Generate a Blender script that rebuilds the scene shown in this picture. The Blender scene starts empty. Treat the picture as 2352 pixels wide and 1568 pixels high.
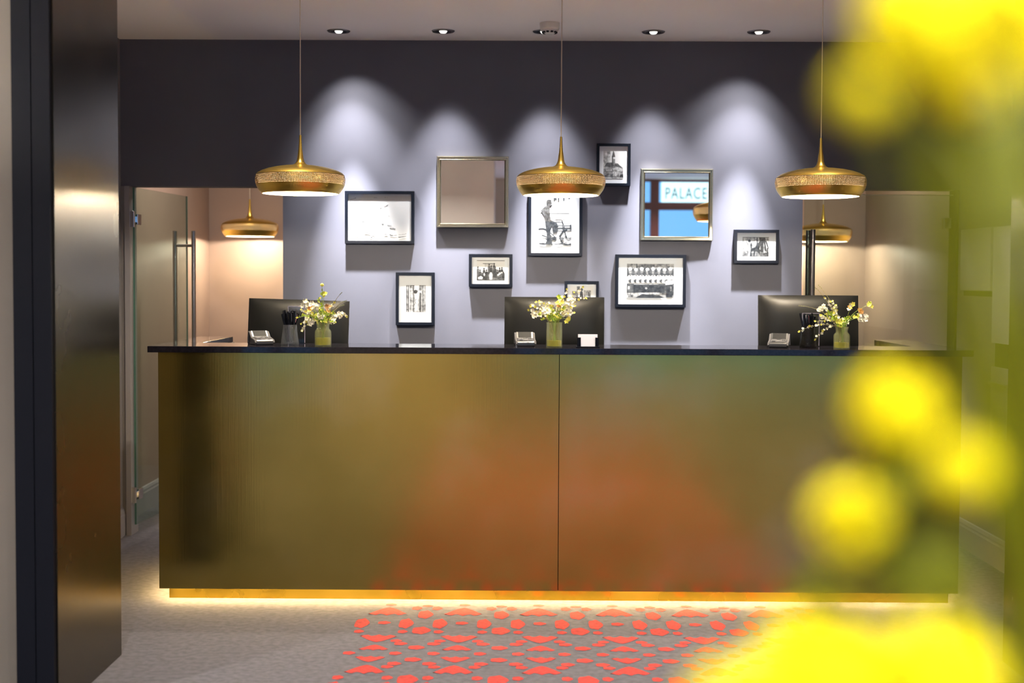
import bpy, math, random
from mathutils import Vector, Matrix
C = bpy.context.scene.collection
PI = math.pi
rnd = random.Random(7)

# ------------------------------------------------------------------ camera
W, H, F = 2352, 1568, 2940.0
PITCH, YAW, ROLL, SHY = math.radians(2.2), math.radians(0.39), 0.0050, -31 / 2352
cam_data = bpy.data.cameras.new('camera')
cam = bpy.data.objects.new('camera', cam_data); C.objects.link(cam)
cam_data.sensor_width = 36; cam_data.lens = 36 * F / W; cam_data.shift_y = SHY
cam_data.clip_start = 0.05
CAM = Vector((0, -5.65, 1.454))
RM = (Matrix.Rotation(YAW, 3, 'Z') @ Matrix.Rotation(PI / 2 - PITCH, 3, 'X') @ Matrix.Rotation(ROLL, 3, 'Z'))
cam.location = CAM; cam.rotation_euler = RM.to_euler()
cam_data.dof.use_dof = True
cam_data.dof.focus_distance = 6.0
cam_data.dof.aperture_fstop = 0.045 / 0.021
bpy.context.scene.camera = cam

def ray(px, py):
    return RM @ Vector(((px - W / 2) / F, (H / 2 - py) / F + SHY * W / F, -1))
def P(px, py, Y):          # the point of the plane y = Y seen at a pixel of the photo
    d = ray(px, py); return CAM + d * ((Y - CAM.y) / d.y)
def PZ(px, py, Z):
    d = ray(px, py); return CAM + d * ((Z - CAM.z) / d.z)

# --------------------------------------------------------------- materials
def mat(name, color=(.5, .5, .5), rough=.5, metal=0, **k):
    m = bpy.data.materials.new(name); m.use_nodes = True
    b = m.node_tree.nodes['Principled BSDF']
    b.inputs['Base Color'].default_value = (*color, 1)
    b.inputs['Roughness'].default_value = rough
    b.inputs['Metallic'].default_value = metal
    for a, v in k.items():
        key = {'spec': 'Specular IOR Level', 'coat': 'Coat Weight', 'coat_r': 'Coat Roughness', 'aniso': 'Anisotropic',
               'emit': 'Emission Color', 'estr': 'Emission Strength', 'trans': 'Transmission Weight', 'sheen': 'Sheen Weight'}[a]
        b.inputs[key].default_value = (*v, 1) if a == 'emit' else v
    return m
def nd(m, t, **k):
    n = m.node_tree.nodes.new(t)
    for a, v in k.items(): setattr(n, a, v)
    return n
def ln(m, a, b): m.node_tree.links.new(a, b)
def bsdf(m): return m.node_tree.nodes['Principled BSDF']
def noise_color(m, c1, c2, scale, detail=4, stretch=(1, 1, 1), lo=.35, hi=.65, rough=None, bump=0, bscale=None, bdist=.002):
    tc = nd(m, 'ShaderNodeTexCoord'); mp = nd(m, 'ShaderNodeMapping'); mp.inputs['Scale'].default_value = stretch
    ln(m, tc.outputs['Object'], mp.inputs['Vector'])
    n = nd(m, 'ShaderNodeTexNoise'); n.inputs['Scale'].default_value = scale; n.inputs['Detail'].default_value = detail
    ln(m, mp.outputs['Vector'], n.inputs['Vector'])
    r = nd(m, 'ShaderNodeValToRGB'); e = r.color_ramp.elements
    e[0].position = lo; e[1].position = hi; e[0].color = (*c1, 1); e[1].color = (*c2, 1)
    ln(m, n.outputs['Fac'], r.inputs['Fac']); ln(m, r.outputs['Color'], bsdf(m).inputs['Base Color'])
    if rough:
        q = nd(m, 'ShaderNodeMapRange'); q.inputs['From Min'].default_value = .3; q.inputs['From Max'].default_value = .7
        q.inputs['To Min'].default_value, q.inputs['To Max'].default_value = rough
        ln(m, n.outputs['Fac'], q.inputs['Value']); ln(m, q.outputs['Result'], bsdf(m).inputs['Roughness'])
    if bump:
        n2 = nd(m, 'ShaderNodeTexNoise'); n2.inputs['Scale'].default_value = bscale or scale
        ln(m, mp.outputs['Vector'], n2.inputs['Vector'])
        bp = nd(m, 'ShaderNodeBump'); bp.inputs['Strength'].default_value = bump; bp.inputs['Distance'].default_value = bdist
        ln(m, n2.outputs['Fac'], bp.inputs['Height']); ln(m, bp.outputs['Normal'], bsdf(m).inputs['Normal'])
    return m
def glass(name, tint=(.9, .95, .92), rough=.02, bump=0, fac=1.5, body=None, milky=.09):
    m = bpy.data.materials.new(name); m.use_nodes = True; t = m.node_tree; t.nodes.clear()
    o = t.nodes.new('ShaderNodeOutputMaterial'); mx = t.nodes.new('ShaderNodeMixShader')
    tr = t.nodes.new('ShaderNodeBsdfTransparent'); tr.inputs[0].default_value = (*tint, 1)
    gl = t.nodes.new('ShaderNodeBsdfGlossy'); gl.inputs['Roughness'].default_value = rough
    lw = t.nodes.new('ShaderNodeLayerWeight'); lw.inputs[0].default_value = .5     # Schlick: works from both sides of a pane
    pw = t.nodes.new('ShaderNodeMath'); pw.operation = 'POWER'; pw.inputs[1].default_value = 5; t.links.new(lw.outputs['Facing'], pw.inputs[0])
    fr = t.nodes.new('ShaderNodeMath'); fr.operation = 'MULTIPLY_ADD'; f0 = ((fac - 1) / (fac + 1)) ** 2; fr.inputs[1].default_value = 1 - f0; fr.inputs[2].default_value = f0
    t.links.new(pw.outputs[0], fr.inputs[0])
    t.links.new(fr.outputs[0], mx.inputs[0]); t.links.new(tr.outputs[0], mx.inputs[1]); t.links.new(gl.outputs[0], mx.inputs[2])
    out = mx.outputs[0]
    if body:      # milky share of pressed or tinted glass
        tl = t.nodes.new('ShaderNodeBsdfTranslucent'); tl.inputs[0].default_value = (*body, 1)
        df = t.nodes.new('ShaderNodeBsdfDiffuse'); df.inputs[0].default_value = (*body, 1)
        m1 = t.nodes.new('ShaderNodeMixShader'); m1.inputs[0].default_value = .5; m2 = t.nodes.new('ShaderNodeMixShader'); m2.inputs[0].default_value = milky
        t.links.new(tl.outputs[0], m1.inputs[1]); t.links.new(df.outputs[0], m1.inputs[2]); t.links.new(out, m2.inputs[1]); t.links.new(m1.outputs[0], m2.inputs[2]); out = m2.outputs[0]
    t.links.new(out, o.inputs[0])
    if bump:
        n = t.nodes.new('ShaderNodeTexNoise'); n.inputs['Scale'].default_value = 60
        b = t.nodes.new('ShaderNodeBump'); b.inputs['Strength'].default_value = bump; b.inputs['Distance'].default_value = .004
        t.links.new(n.outputs[0], b.inputs['Height']); t.links.new(b.outputs[0], gl.inputs['Normal']); t.links.new(b.outputs[0], lw.inputs['Normal'])
    return m
def emis(name, c, s):
    return mat(name, (0, 0, 0), 1, emit=c, estr=s)

M = {}
M['wall'] = noise_color(mat('grey_lilac_paint', rough=.75), (.104, .110, .142), (.114, .120, .154), 3, bump=.08, bscale=220)
M['ceiling'] = noise_color(mat('ceiling_paint', rough=.9), (.88, .85, .83), (.90, .87, .85), 1.2)
M['beige'] = noise_color(mat('warm_beige_paint', rough=.75), (.42, .385, .335), (.46, .42, .365), 2)
M['backwall'] = noise_color(mat('warm_taupe_paint', rough=.5), (.30, .215, .175), (.34, .25, .20), 1.6)
M['sidewall'] = noise_color(mat('pale_grey_paint', rough=.6), (.20, .19, .20), (.22, .21, .22), 2)
M['carpet'] = noise_color(mat('grey_carpet', rough=.95, sheen=.2), (.058, .055, .069), (.112, .106, .128), 38, detail=8, bump=.6, bscale=900, bdist=.003)
M['carpet_red'] = noise_color(mat('coral_carpet_yarn', rough=.95), (.46, .040, .034), (.62, .062, .05), 60, bump=.4, bscale=900)
M['black'] = mat('black_metal', (.004, .005, .009), .5, spec=.12)
M['blackgap'] = mat('dark_recess', (.004, .004, .005), .7)
M['whitetrim'] = mat('white_gloss_trim', (.30, .29, .31), .4)
M['stone'] = noise_color(mat('polished_black_stone', rough=.07, spec=.3), (.010, .009, .012), (.018, .015, .020), 90)
M['steel'] = mat('brushed_steel', (.42, .39, .38), .28, 1)
M['steel_dark'] = mat('dark_steel', (.16, .15, .15), .3, 1)
M['chrome'] = mat('chrome', (.8, .8, .8), .12, 1)
M['mirror'] = mat('mirror_glass', (.9, .9, .9), .0, 1)
M['goldframe'] = mat('champagne_gold', (.50, .46, .33), .25, 1)
M['frame'] = mat('black_frame', (.003, .005, .010), .4, spec=.18)
M['mat'] = mat('white_mat_board', (.80, .83, .88), .8)
M['glass'] = glass('picture_glass', (.97, .98, .98), 0.0, fac=1.35)
M['doorglass'] = glass('door_glass', (.86, .93, .90), 0.0)
M['doorglass_edge'] = mat('green_glass_edge', (.10, .22, .18), .2)
M['bulb'] = emis('lamp_bulb', (1, .84, .62), 14)
M['white'] = mat('white_plastic', (.7, .68, .64), .5)
# aged brass sheet: patina patches in colour and gloss
def brass(name, c1, c2, c3, r1, r2, scale=1.3, grain=True):
    m = mat(name, c1, .3, 1)
    tc = nd(m, 'ShaderNodeTexCoord')
    n = nd(m, 'ShaderNodeTexNoise'); n.inputs['Scale'].default_value = scale; n.inputs['Detail'].default_value = 3; n.inputs['Roughness'].default_value = .5
    ln(m, tc.outputs['Object'], n.inputs['Vector'])
    r = nd(m, 'ShaderNodeValToRGB'); e = r.color_ramp.elements
    e[0].position = .2; e[1].position = .8; e[0].color = (*c1, 1); e[1].color = (*c3, 1)
    k = e.new(.5); k.color = (*c2, 1)
    ln(m, n.outputs['Fac'], r.inputs['Fac']); ln(m, r.outputs['Color'], bsdf(m).inputs['Base Color'])
    n2 = nd(m, 'ShaderNodeTexNoise'); n2.inputs['Scale'].default_value = 3; n2.inputs['Detail'].default_value = 3
    ln(m, tc.outputs['Object'], n2.inputs['Vector'])
    q = nd(m, 'ShaderNodeMapRange'); q.inputs['From Min'].default_value = .3; q.inputs['From Max'].default_value = .7
    q.inputs['To Min'].default_value, q.inputs['To Max'].default_value = r1, r2
    ln(m, n2.outputs['Fac'], q.inputs['Value']); ln(m, q.outputs['Result'], bsdf(m).inputs['Roughness'])
    if grain:
        mp = nd(m, 'ShaderNodeMapping'); mp.inputs['Scale'].default_value = (160, 160, 3)
        ln(m, tc.outputs['Object'], mp.inputs['Vector'])
        n3 = nd(m, 'ShaderNodeTexNoise'); n3.inputs['Scale'].default_value = 1
        ln(m, mp.outputs['Vector'], n3.inputs['Vector'])
        bp = nd(m, 'ShaderNodeBump'); bp.inputs['Strength'].default_value = .12; bp.inputs['Distance'].default_value = .001
        ln(m, n3.outputs['Fac'], bp.inputs['Height']); ln(m, bp.outputs['Normal'], bsdf(m).inputs['Normal'])
    return m
M['brass'] = brass('aged_brass_sheet', (.33, .25, .055), (.43, .33, .09), (.55, .45, .23), .15, .23)
bsdf(M['brass']).inputs['Metallic'].default_value = .95
M['brass_jamb'] = brass('brushed_brass_lining', (.11, .098, .07), (.125, .108, .076), (.145, .125, .088), .22, .28, .6)
M['brass_toe'] = brass('polished_brass_plinth', (.34, .22, .025), (.42, .28, .035), (.50, .34, .06), .22, .34, 3, False)
M['gold'] = mat('brushed_gold_shade', (.88, .60, .12), .30, 1)
M['gold_in'] = mat('pale_inner_lining', (.85, .80, .62), .45)
M['diffuser'] = mat('frosted_inner_ring', (.4, .34, .22), .6)
_m = M['diffuser']; _t = nd(_m, 'ShaderNodeBsdfTranslucent'); _t.inputs[0].default_value = (.75, .62, .42, 1); _x = nd(_m, 'ShaderNodeMixShader'); _x.inputs[0].default_value = .045
ln(_m, bsdf(_m).outputs[0], _x.inputs[1]); ln(_m, _t.outputs[0], _x.inputs[2]); ln(_m, _x.outputs[0], _m.node_tree.nodes['Material Output'].inputs[0])
def perforated():
    m = mat('perforated_gold_band', (.72, .46, .11), .3, 1)
    tc = nd(m, 'ShaderNodeTexCoord'); s = nd(m, 'ShaderNodeSeparateXYZ'); ln(m, tc.outputs['Object'], s.inputs[0])
    def ma(op, a, b=None):
        n = nd(m, 'ShaderNodeMath', operation=op)
        for i, v in enumerate((a, b)):
            if v is None: continue
            if isinstance(v, (int, float)): n.inputs[i].default_value = v
            else: ln(m, v, n.inputs[i])
        return n.outputs[0]
    th = ma('MULTIPLY', ma('ARCTAN2', s.outputs['Y'], s.outputs['X']), 84)
    z = ma('MULTIPLY', s.outputs['Z'], PI / .0062)
    a = ma('COSINE', ma('ADD', th, z)); b = ma('COSINE', ma('SUBTRACT', th, z))
    h = ma('GREATER_THAN', ma('MULTIPLY', a, b), .28)
    tr = nd(m, 'ShaderNodeBsdfTransparent'); mx = nd(m, 'ShaderNodeMixShader')
    ln(m, h, mx.inputs[0]); ln(m, bsdf(m).outputs[0], mx.inputs[1]); ln(m, tr.outputs[0], mx.inputs[2])
    ln(m, mx.outputs[0], m.node_tree.nodes['Material Output'].inputs[0])
    return m
M['perf'] = perforated()
for i, g in enumerate((.0, .02, .06, .14, .28, .5, .8)):
    M['g%d' % i] = mat('print_tone', (max(g, .008),) * 3, .7)
    if 0 < i < 6: noise_color(M['g%d' % i], (g * .35,) * 3, (min(.8, g * 2.0 + .04),) * 3, 70, detail=6, lo=.32, hi=.70)

# ------------------------------------------------------------------ mesh kit
class MB:
    def __init__(s): s.v, s.f, s.m = [], [], []
    def add(s, vs, fs, mi=0):
        b = len(s.v); s.v += [tuple(v) for v in vs]; s.f += [tuple(b + i for i in f) for f in fs]; s.m += [mi] * len(fs); return s
    def box(s, x0, x1, y0, y1, z0, z1, mi=0):
        v = [(x, y, z) for x in (x0, x1) for y in (y0, y1) for z in (z0, z1)]
        return s.add(v, [(0, 1, 3, 2), (4, 6, 7, 5), (0, 4, 5, 1), (2, 3, 7, 6), (0, 2, 6, 4), (1, 5, 7, 3)], mi)
    def lathe(s, prof, n=48, c=(0, 0, 0), mi=0, close=False):
        vs, fs = [], []
        for (r, z) in prof:
            for k in range(n):
                a = 2 * PI * k / n; vs.append((c[0] + r * math.cos(a), c[1] + r * math.sin(a), c[2] + z))
        m = len(prof)
        for j in range(m if close else m - 1):
            j2 = (j + 1) % m
            for k in range(n):
                k2 = (k + 1) % n; fs.append((j * n + k, j * n + k2, j2 * n + k2, j2 * n + k))
        return s.add(vs, fs, mi)
    def disc(s, r, z, n=32, c=(0, 0, 0), mi=0):
        return s.add([(c[0] + r * math.cos(2 * PI * k / n), c[1] + r * math.sin(2 * PI * k / n), c[2] + z) for k in range(n)], [tuple(range(n))], mi)
    def tube(s, pts, r, n=8, mi=0, cap=True):
        pts = [Vector(p) for p in pts]; vs, fs = [], []; L = len(pts)
        rr = r if isinstance(r, (list, tuple)) else [r] * L
        prev = None
        for i, p in enumerate(pts):
            t = (pts[min(i + 1, L - 1)] - pts[max(i - 1, 0)]).normalized()
            if prev is None: a = t.cross(Vector((0, 0, 1))); a = a if a.length > .1 else t.cross(Vector((1, 0, 0)))
            else: a = prev - t * prev.dot(t)
            a.normalize(); prev = a; b = t.cross(a)
            for k in range(n):
                q = 2 * PI * k / n; vs.append(p + (a * math.cos(q) + b * math.sin(q)) * rr[i])
        for i in range(L - 1):
            for k in range(n):
                k2 = (k + 1) % n; fs.append((i * n + k, i * n + k2, (i + 1) * n + k2, (i + 1) * n + k))
        if cap: fs += [tuple(range(n))[::-1], tuple((L - 1) * n + k for k in range(n))]
        return s.add(vs, fs, mi)
    def ball(s, c, r, n=8, sq=(1, 1, 1), mi=0, rough=0):
        vs, fs = [], []; m = max(4, n // 2 + 1)
        for j in range(m + 1):
            ph = PI * j / m
            for k in range(n):
                a = 2 * PI * k / n; q = r * (1 + rough * rnd.uniform(-1, 1))
                vs.append((c[0] + q * sq[0] * math.sin(ph) * math.cos(a), c[1] + q * sq[1] * math.sin(ph) * math.sin(a), c[2] + q * sq[2] * math.cos(ph)))
        for j in range(m):
            for k in range(n):
                k2 = (k + 1) % n; fs.append((j * n + k, (j + 1) * n + k, (j + 1) * n + k2, j * n + k2))
        return s.add(vs, fs, mi)
    def prism(s, poly, y0, y1, mi=0):      # polygon in x,z extruded along y
        n = len(poly); vs = [(x, y0, z) for x, z in poly] + [(x, y1, z) for x, z in poly]
        return s.add(vs, [tuple(range(n))[::-1], tuple(range(n, 2 * n))] + [(k, (k + 1) % n, n + (k + 1) % n, n + k) for k in range(n)], mi)
    def build(s, name, mats, parent=None, smooth=False, bevel=0, loc=None, rot=None):
        me = bpy.data.meshes.new(name); me.from_pydata(s.v, [], s.f)
        for m in (mats if isinstance(mats, (list, tuple)) else [mats]): me.materials.append(m)
        for p, mi in zip(me.polygons, s.m): p.material_index = mi; p.use_smooth = smooth
        me.validate(); me.update()
        o = bpy.data.objects.new(name, me); C.objects.link(o)
        if smooth:
            e = o.modifiers.new('edge', 'EDGE_SPLIT'); e.split_angle = math.radians(40)
        if bevel:
            b = o.modifiers.new('bevel', 'BEVEL'); b.width = bevel; b.segments = 2; b.limit_method = 'ANGLE'
        if parent: o.parent = parent
        if loc is not None: o.location = loc
        if rot is not None: o.rotation_euler = rot
        return o
def tag(o, label=None, cat=None, group=None, kind=None):
    for k, v in (('label', label), ('category', cat), ('group', group), ('kind', kind)):
        if v: o[k] = v
    return o
def thing(name, label, cat, loc=(0, 0, 0), rot=(0, 0, 0), group=None):
    o = bpy.data.objects.new(name, None); C.objects.link(o); o.empty_display_size = .05
    o.location = loc; o.rotation_euler = rot
    return tag(o, label, cat, group)
def struct(mb, name, m, parent=None, **k):
    o = mb.build(name, m, parent, **k)
    if not parent: o['kind'] = 'structure'
    return o
def copy_tree(o, parent=None):
    c = o.copy(); C.objects.link(c); c.parent = parent
    for ch in list(o.children): copy_tree(ch, c)
    return c

# ------------------------------------------------------------------ setting
CEIL, YW = 2.772, 1.5
XL, XR = -2.235, 2.43
OPT = P(470, 428, YW).z                        # top of the two openings
FX0, FX1 = P(650, 600, YW).x, P(1842, 600, YW).x
struct(MB().box(-4.2, 4.6, -8.3, 4.1, -.1, 0), 'floor', M['carpet'])
struct(MB().box(-4.2, 4.6, -8.3, 4.1, CEIL, CEIL + .1), 'ceiling', M['ceiling'])
wb = MB().box(FX0, FX1, YW, YW + .12, 0, OPT)
wb.box(-2.5, 2.75, YW, YW + .12, OPT, CEIL)
struct(wb, 'wall_back', M['wall'])
struct(MB().box(XL - .1, XL, -.78, YW, 0, CEIL).box(XL - .12, XL + .022, YW, YW + .12, 0, OPT), 'wall_left', M['sidewall'])
struct(MB().box(XR, XR + .1, -.78, YW, 0, CEIL).box(XR - .01, XR + .18, YW, YW + .12, 0, OPT), 'wall_right', M['sidewall'])
struct(MB().box(-2.6, 2.85, 3.95, 4.05, 0, CEIL), 'wall_rear', M['backwall'])
struct(MB().box(-2.44, -2.34, YW + .12, 3.95, 0, CEIL), 'wall_west', M['backwall'])
struct(MB().box(2.57, 2.67, YW + .12, 3.95, 0, CEIL), 'wall_east', M['backwall'])
# portal between lobby and reception
PX0, PX1, PY0, PY1, PH = P(277, 1518, -.78).x - .002, 1.86, -1.45, -.78, 2.62
pw = MB().box(-4.2, PX0, PY0, PY1, 0, CEIL).box(PX1, 4.6, PY0, PY1, 0, CEIL).box(PX0, PX1, PY0, PY1, PH, CEIL)
M['portal'] = noise_color(mat('greige_paint', rough=.75), (.115, .102, .088), (.13, .115, .098), 2)
struct(pw, 'wall_front', M['portal'])
struct(MB().box(PX0, PX0 + .006, PY0, PY1, 0, PH), 'trim_1', M['brass_jamb'])
struct(MB().box(PX1 - .006, PX1, PY0, PY1, 0, PH), 'trim_2', M['brass_jamb'])
struct(MB().box(PX0 + .006, PX1 - .006, PY0, PY1, PH - .006, PH), 'trim_3', M['brass_jamb'])
def archi(y0, y1, w, name):
    b = MB()
    for (a, c) in ((0, .47), (.5, 1)):
        b.box(PX0 - w * c, PX0 - w * a, y0, y1, 0, PH + w * a); b.box(PX1 + w * a, PX1 + w * c, y0, y1, 0, PH + w * a)
        b.box(PX0 - w * c, PX1 + w * c, y0, y1, PH + w * a, PH + w * c)
    b.box(PX0 - w * .5, PX0 - w * .47, y0 * .5 + y1 * .5 - .004, y0 * .5 + y1 * .5 + .004, 0, PH)
    struct(b, name, M['black'])
archi(PY0 - .02, PY0, .125, 'trim_4')
archi(PY1, PY1 + .012, .18, 'trim_5')
# baseboards with a moulded top
def base(name, x, y0, y1, s):
    prof = [(0, 0), (.016, 0), (.016, .115), (.012, .125), (.012, .135), (.006, .150), (0, .155)]
    n = len(prof); v = [(x + s * p, y, z) for y in (y0, y1) for p, z in prof]
    b = MB().add(v, [tuple(range(n)), tuple(range(n, 2 * n))] + [(k, (k + 1) % n, n + (k + 1) % n, n + k) for k in range(n)])
    struct(b, name, M['whitetrim'])
base('baseboard_left', XL, PY1 + .02, YW, 1)
base('baseboard_right', XR, PY1 + .02, YW, -1)
base('baseboard_west', -2.34, YW + .13, 3.95, 1)
base('baseboard_east', 2.57, YW + .13, 3.95, -1)
# door jambs of the two openings
struct(MB().box(XL + .022, XL + .050, YW - .01, YW + .12, 0, OPT), 'trim_6', M['whitetrim'])
xr_j = P(2193, 700, YW).x
struct(MB().box(xr_j, xr_j + .022, YW - .008, YW + .12, 0, OPT), 'trim_7', M['black'])

# lobby behind the camera
struct(MB().box(-4.3, -4.2, -8.3, -1.45, 0, CEIL), 'wall_lobby_left', M['beige'])
struct(MB().box(4.6, 4.7, -8.3, -1.45, 0, CEIL), 'wall_lobby_right', M['beige'])
M['redwood'] = mat('red_brown_joinery', (.10, .025, .022), .35)
wl = MB().box(-4.2, 4.6, -8.4, -8.3, 0, .35).box(-4.2, -3.4, -8.4, -8.3, .35, CEIL).box(-1.9, -.1, -8.4, -8.3, .35, CEIL).box(4.2, 4.6, -8.4, -8.3, .35, CEIL)
struct(wl, 'wall_street', M['beige'])
def window(name, x0, x1, z0, z1, muls, trans):
    b = MB(); t = .05
    b.box(x0, x0 + t, -8.38, -8.26, z0, z1).box(x1 - t, x1, -8.38, -8.26, z0, z1)
    b.box(x0 + t, x1 - t, -8.38, -8.26, z0, z0 + t).box(x0 + t, x1 - t, -8.38, -8.26, z1 - .03, z1)
    for mx in muls: b.box(mx - .055, mx + .055, -8.37, -8.27, z0 + t, z1 - .03)
    for tz in trans: b.box(x0 + t, x1 - t, -8.365, -8.275, tz - .05, tz + .05)
    o = struct(b, name, M['redwood'])
    MB().box(x0 + t, x1 - t, -8.325, -8.32, z0 + t, z1 - .03).build('pane', M['glass'], o)
window('window_1', -.1, 4.2, .35, CEIL, [.95, 2.1, 3.35], [2.42])
window('window_2', -3.4, -1.9, .35, CEIL, [-2.65], [2.42])
struct(MB().box(-1.75, -.30, -6.15, -5.5, 0, CEIL), 'wall_pier', M['beige'])
# lit sign over the street window
def text_mesh(name, body, size, m, parent, loc, rot, ext=.004, flip=1):
    cu = bpy.data.curves.new(name, 'FONT'); cu.body = body; cu.size = size; cu.extrude = ext; cu.align_x = 'LEFT'; cu.space_character = 1.15
    t = bpy.data.objects.new(name, cu); C.objects.link(t)
    bpy.context.view_layer.update()
    me = bpy.data.meshes.new_from_object(t); bpy.data.objects.remove(t)
    o = bpy.data.objects.new(name, me); C.objects.link(o); me.materials.clear(); me.materials.append(m)
    o.parent = parent; o.location = loc; o.rotation_euler = rot; o.scale = (flip, 1, 1)
    return o
sg = thing('window_sign', 'backlit pale cyan sign over the street window, reading in the mirror', 'sign', (2.98, -8.22, 2.47))
MB().box(-.8, .95, -.03, .0, 0, .26).build('sign_panel', emis('sign_glow', (.62, .95, 1), .7), sg)
text_mesh('lettering', 'PALACE', .21, mat('sign_teal', (.0, .12, .22), .5), sg, (-.76, .006, .045), (PI / 2, 0, 0), flip=.68)
# world: cool daylight seen through the street windows
w = bpy.data.worlds.new('sky'); bpy.context.scene.world = w; w.use_nodes = True
bg = w.node_tree.nodes['Background']; bg.inputs[0].default_value = (.20, .52, 1, 1); bg.inputs[1].default_value = .5
for (x0, x1) in ((-.1, 4.2), (-3.4, -1.9)):
    l = bpy.data.lights.new('daylight_portal', 'AREA'); l.shape = 'RECTANGLE'; l.size = x1 - x0; l.size_y = 2.4
    l.cycles.is_portal = True
    o = bpy.data.objects.new('daylight_portal', l); C.objects.link(o); o.location = ((x0 + x1) / 2, -8.45, 1.55); o.rotation_euler = (PI / 2, 0, PI)
    o.rotation_euler = (-PI / 2, 0, 0) if False else Vector((0, 1, 0)).to_track_quat('-Z', 'Z').to_euler()

# ------------------------------------------------------------------ carpet pattern
cp = MB()
def poly(cx, cy, pts, z=.0012):
    cp.add([(cx + x, cy + y, z) for x, y in pts], [tuple(range(len(pts)))])
def oval(w, d, ang=0, n=14, wob=.12):
    return [((w / 2) * math.cos(a) * (1 + wob * math.cos(3 * a)), (d / 2) * math.sin(a) * (1 + wob * math.cos(5 * a))) for a in [2 * PI * k / n for k in range(n)]]
def quadpoly(cx, cy, w, d, s):      # curved arch: strips so that the concave outline stays clean
    n = 10; up, lo = [], []
    for k in range(n + 1):
        t = -1 + 2 * k / n
        up.append((w / 2 * t, s * d * (.62 - .75 * abs(t) ** 1.4)))
        lo.append((w / 2 * t * .98, s * d * (-.20 - .10 * math.cos(t * PI * 3) + .04 * abs(t))))
    for k in range(n):
        cp.add([(cx + p[0], cy + p[1], .0012) for p in (lo[k], lo[k + 1], up[k + 1], up[k])], [(0, 1, 2, 3)])
PER = .328
for i, rr in [(i, rr) for i in range(-2, 4) for rr in range(8)]:
    xa = .085 + PER * i; xm = xa + PER / 2
    for (y0, sg_) in ((-.74 - .86 * rr, 1), (-.74 - .86 * rr, -1)):
        Y = lambda dy: y0 + sg_ * dy
        first = rr == 0 and sg_ == 1
        if first: quadpoly(xa, Y(.60), .165, .15, 1)
        quadpoly(xa, Y(.225), .15, .12, -sg_)
        quadpoly(xa, Y(.062), .118, .085, sg_)
        if sg_ == 1: poly(xa, Y(.44), oval(.055, .05))
        for s in (-1, 1):
            if sg_ == 1: poly(xa + s * .093, Y(.43), oval(.062, .15))
            poly(xa + s * .09, Y(.305), oval(.042, .05))
            poly(xm + s * .088, Y(.172), oval(.048, .04))
            poly(xm + s * .066, Y(.132), oval(.055, .045))
            if sg_ == 1: poly(xa + s * .09, Y(0), oval(.05, .045))
            if first: poly(xm + s * .045, Y(.68), oval(.045, .06))
        if first: poly(xm, Y(.575), oval(.066, .13))
        poly(xm, Y(.325), oval(.078, .11)); poly(xm, Y(.08), oval(.066, .055))
        if first: poly(xm, Y(.72), oval(.05, .035)); poly(xa, Y(.74), oval(.05, .035))
fl = bpy.data.objects['floor']
cpo = cp.build('carpet_pattern', M['carpet_red'], fl); cpo['label'] = 'coral red floral pattern woven into the grey carpet'

# ------------------------------------------------------------------ reception counter
TOPZ = 1.15; SB = 1.122; BX0, BX1 = P(364, 1000, 0).x, P(2207, 1000, 0).x; SX = P(1283, 1100, 0).x
BZ = P(1283, 1357, 0).z
ct = thing('reception_counter', 'long reception counter clad in aged brass sheets with a glowing recessed base', 'counter', (0, 0, 0))
MB().box(BX0, SX - .0015, 0, .012, BZ, SB).build('brass_panel', M['brass'], ct)
MB().box(SX + .0015, BX1, 0, .012, BZ, SB).build('brass_panel', M['brass'], ct)
MB().box(BX0, BX0 + .012, .012, .9, BZ, SB).build('side_panel', M['brass'], ct)
MB().box(BX1 - .012, BX1, .012, .9, BZ, SB).build('side_panel', M['brass'], ct)
MB().box(BX0 + .012, BX1 - .012, .012, .28, BZ, SB).box(BX0 + .012, BX0 + .14, .28, .9, BZ, SB).box(BX1 - .14, BX1 - .012, .28, .9, BZ, SB).build('carcass', M['black'], ct)
tx0, tx1 = P(389, 1380, .1).x, P(2177, 1390, .1).x
MB().box(tx0, tx1, .10, .115, 0, BZ - .004).box(tx0, tx0 + .015, .115, .85, 0, BZ - .004).box(tx1 - .015, tx1, .115, .85, 0, BZ - .004).build('plinth', M['brass_toe'], ct)
led = emis('warm_led', (1, .70, .30), 46)
MB().box(tx0, tx1, .052, .068, BZ - .006, BZ - .001).box(tx0 - .03, tx0 - .02, .1, .8, BZ - .006, BZ - .001).box(tx1 + .02, tx1 + .03, .1, .8, BZ - .006, BZ - .001).build('led_strip', led, ct)
LX0, LX1 = P(338, 805, -.03).x, P(2237, 812, -.03).x
tb = MB().box(LX0, LX1, -.03, .3, SB, TOPZ).box(LX0, LX0 + .165, .3, .92, SB, TOPZ).box(LX1 - .175, LX1, .3, .92, SB, TOPZ)
tag(tb.build('countertop', M['stone'], bevel=.002), 'thin polished black stone countertop lying on the brass counter', 'countertop')
dk = thing('service_desk', 'dark staff desk hidden low behind the brass counter', 'desk', (0, .62, 0))
MB().box(BX0 + .17, BX1 - .19, -.3, .28, .72, .75).build('desktop', M['black'], dk)
for x in (BX0 + .2, .17, BX1 - .26):
    MB().box(x, x + .03, -.27, .26, 0, .72).build('leg_panel', M['black'], dk)

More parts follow.
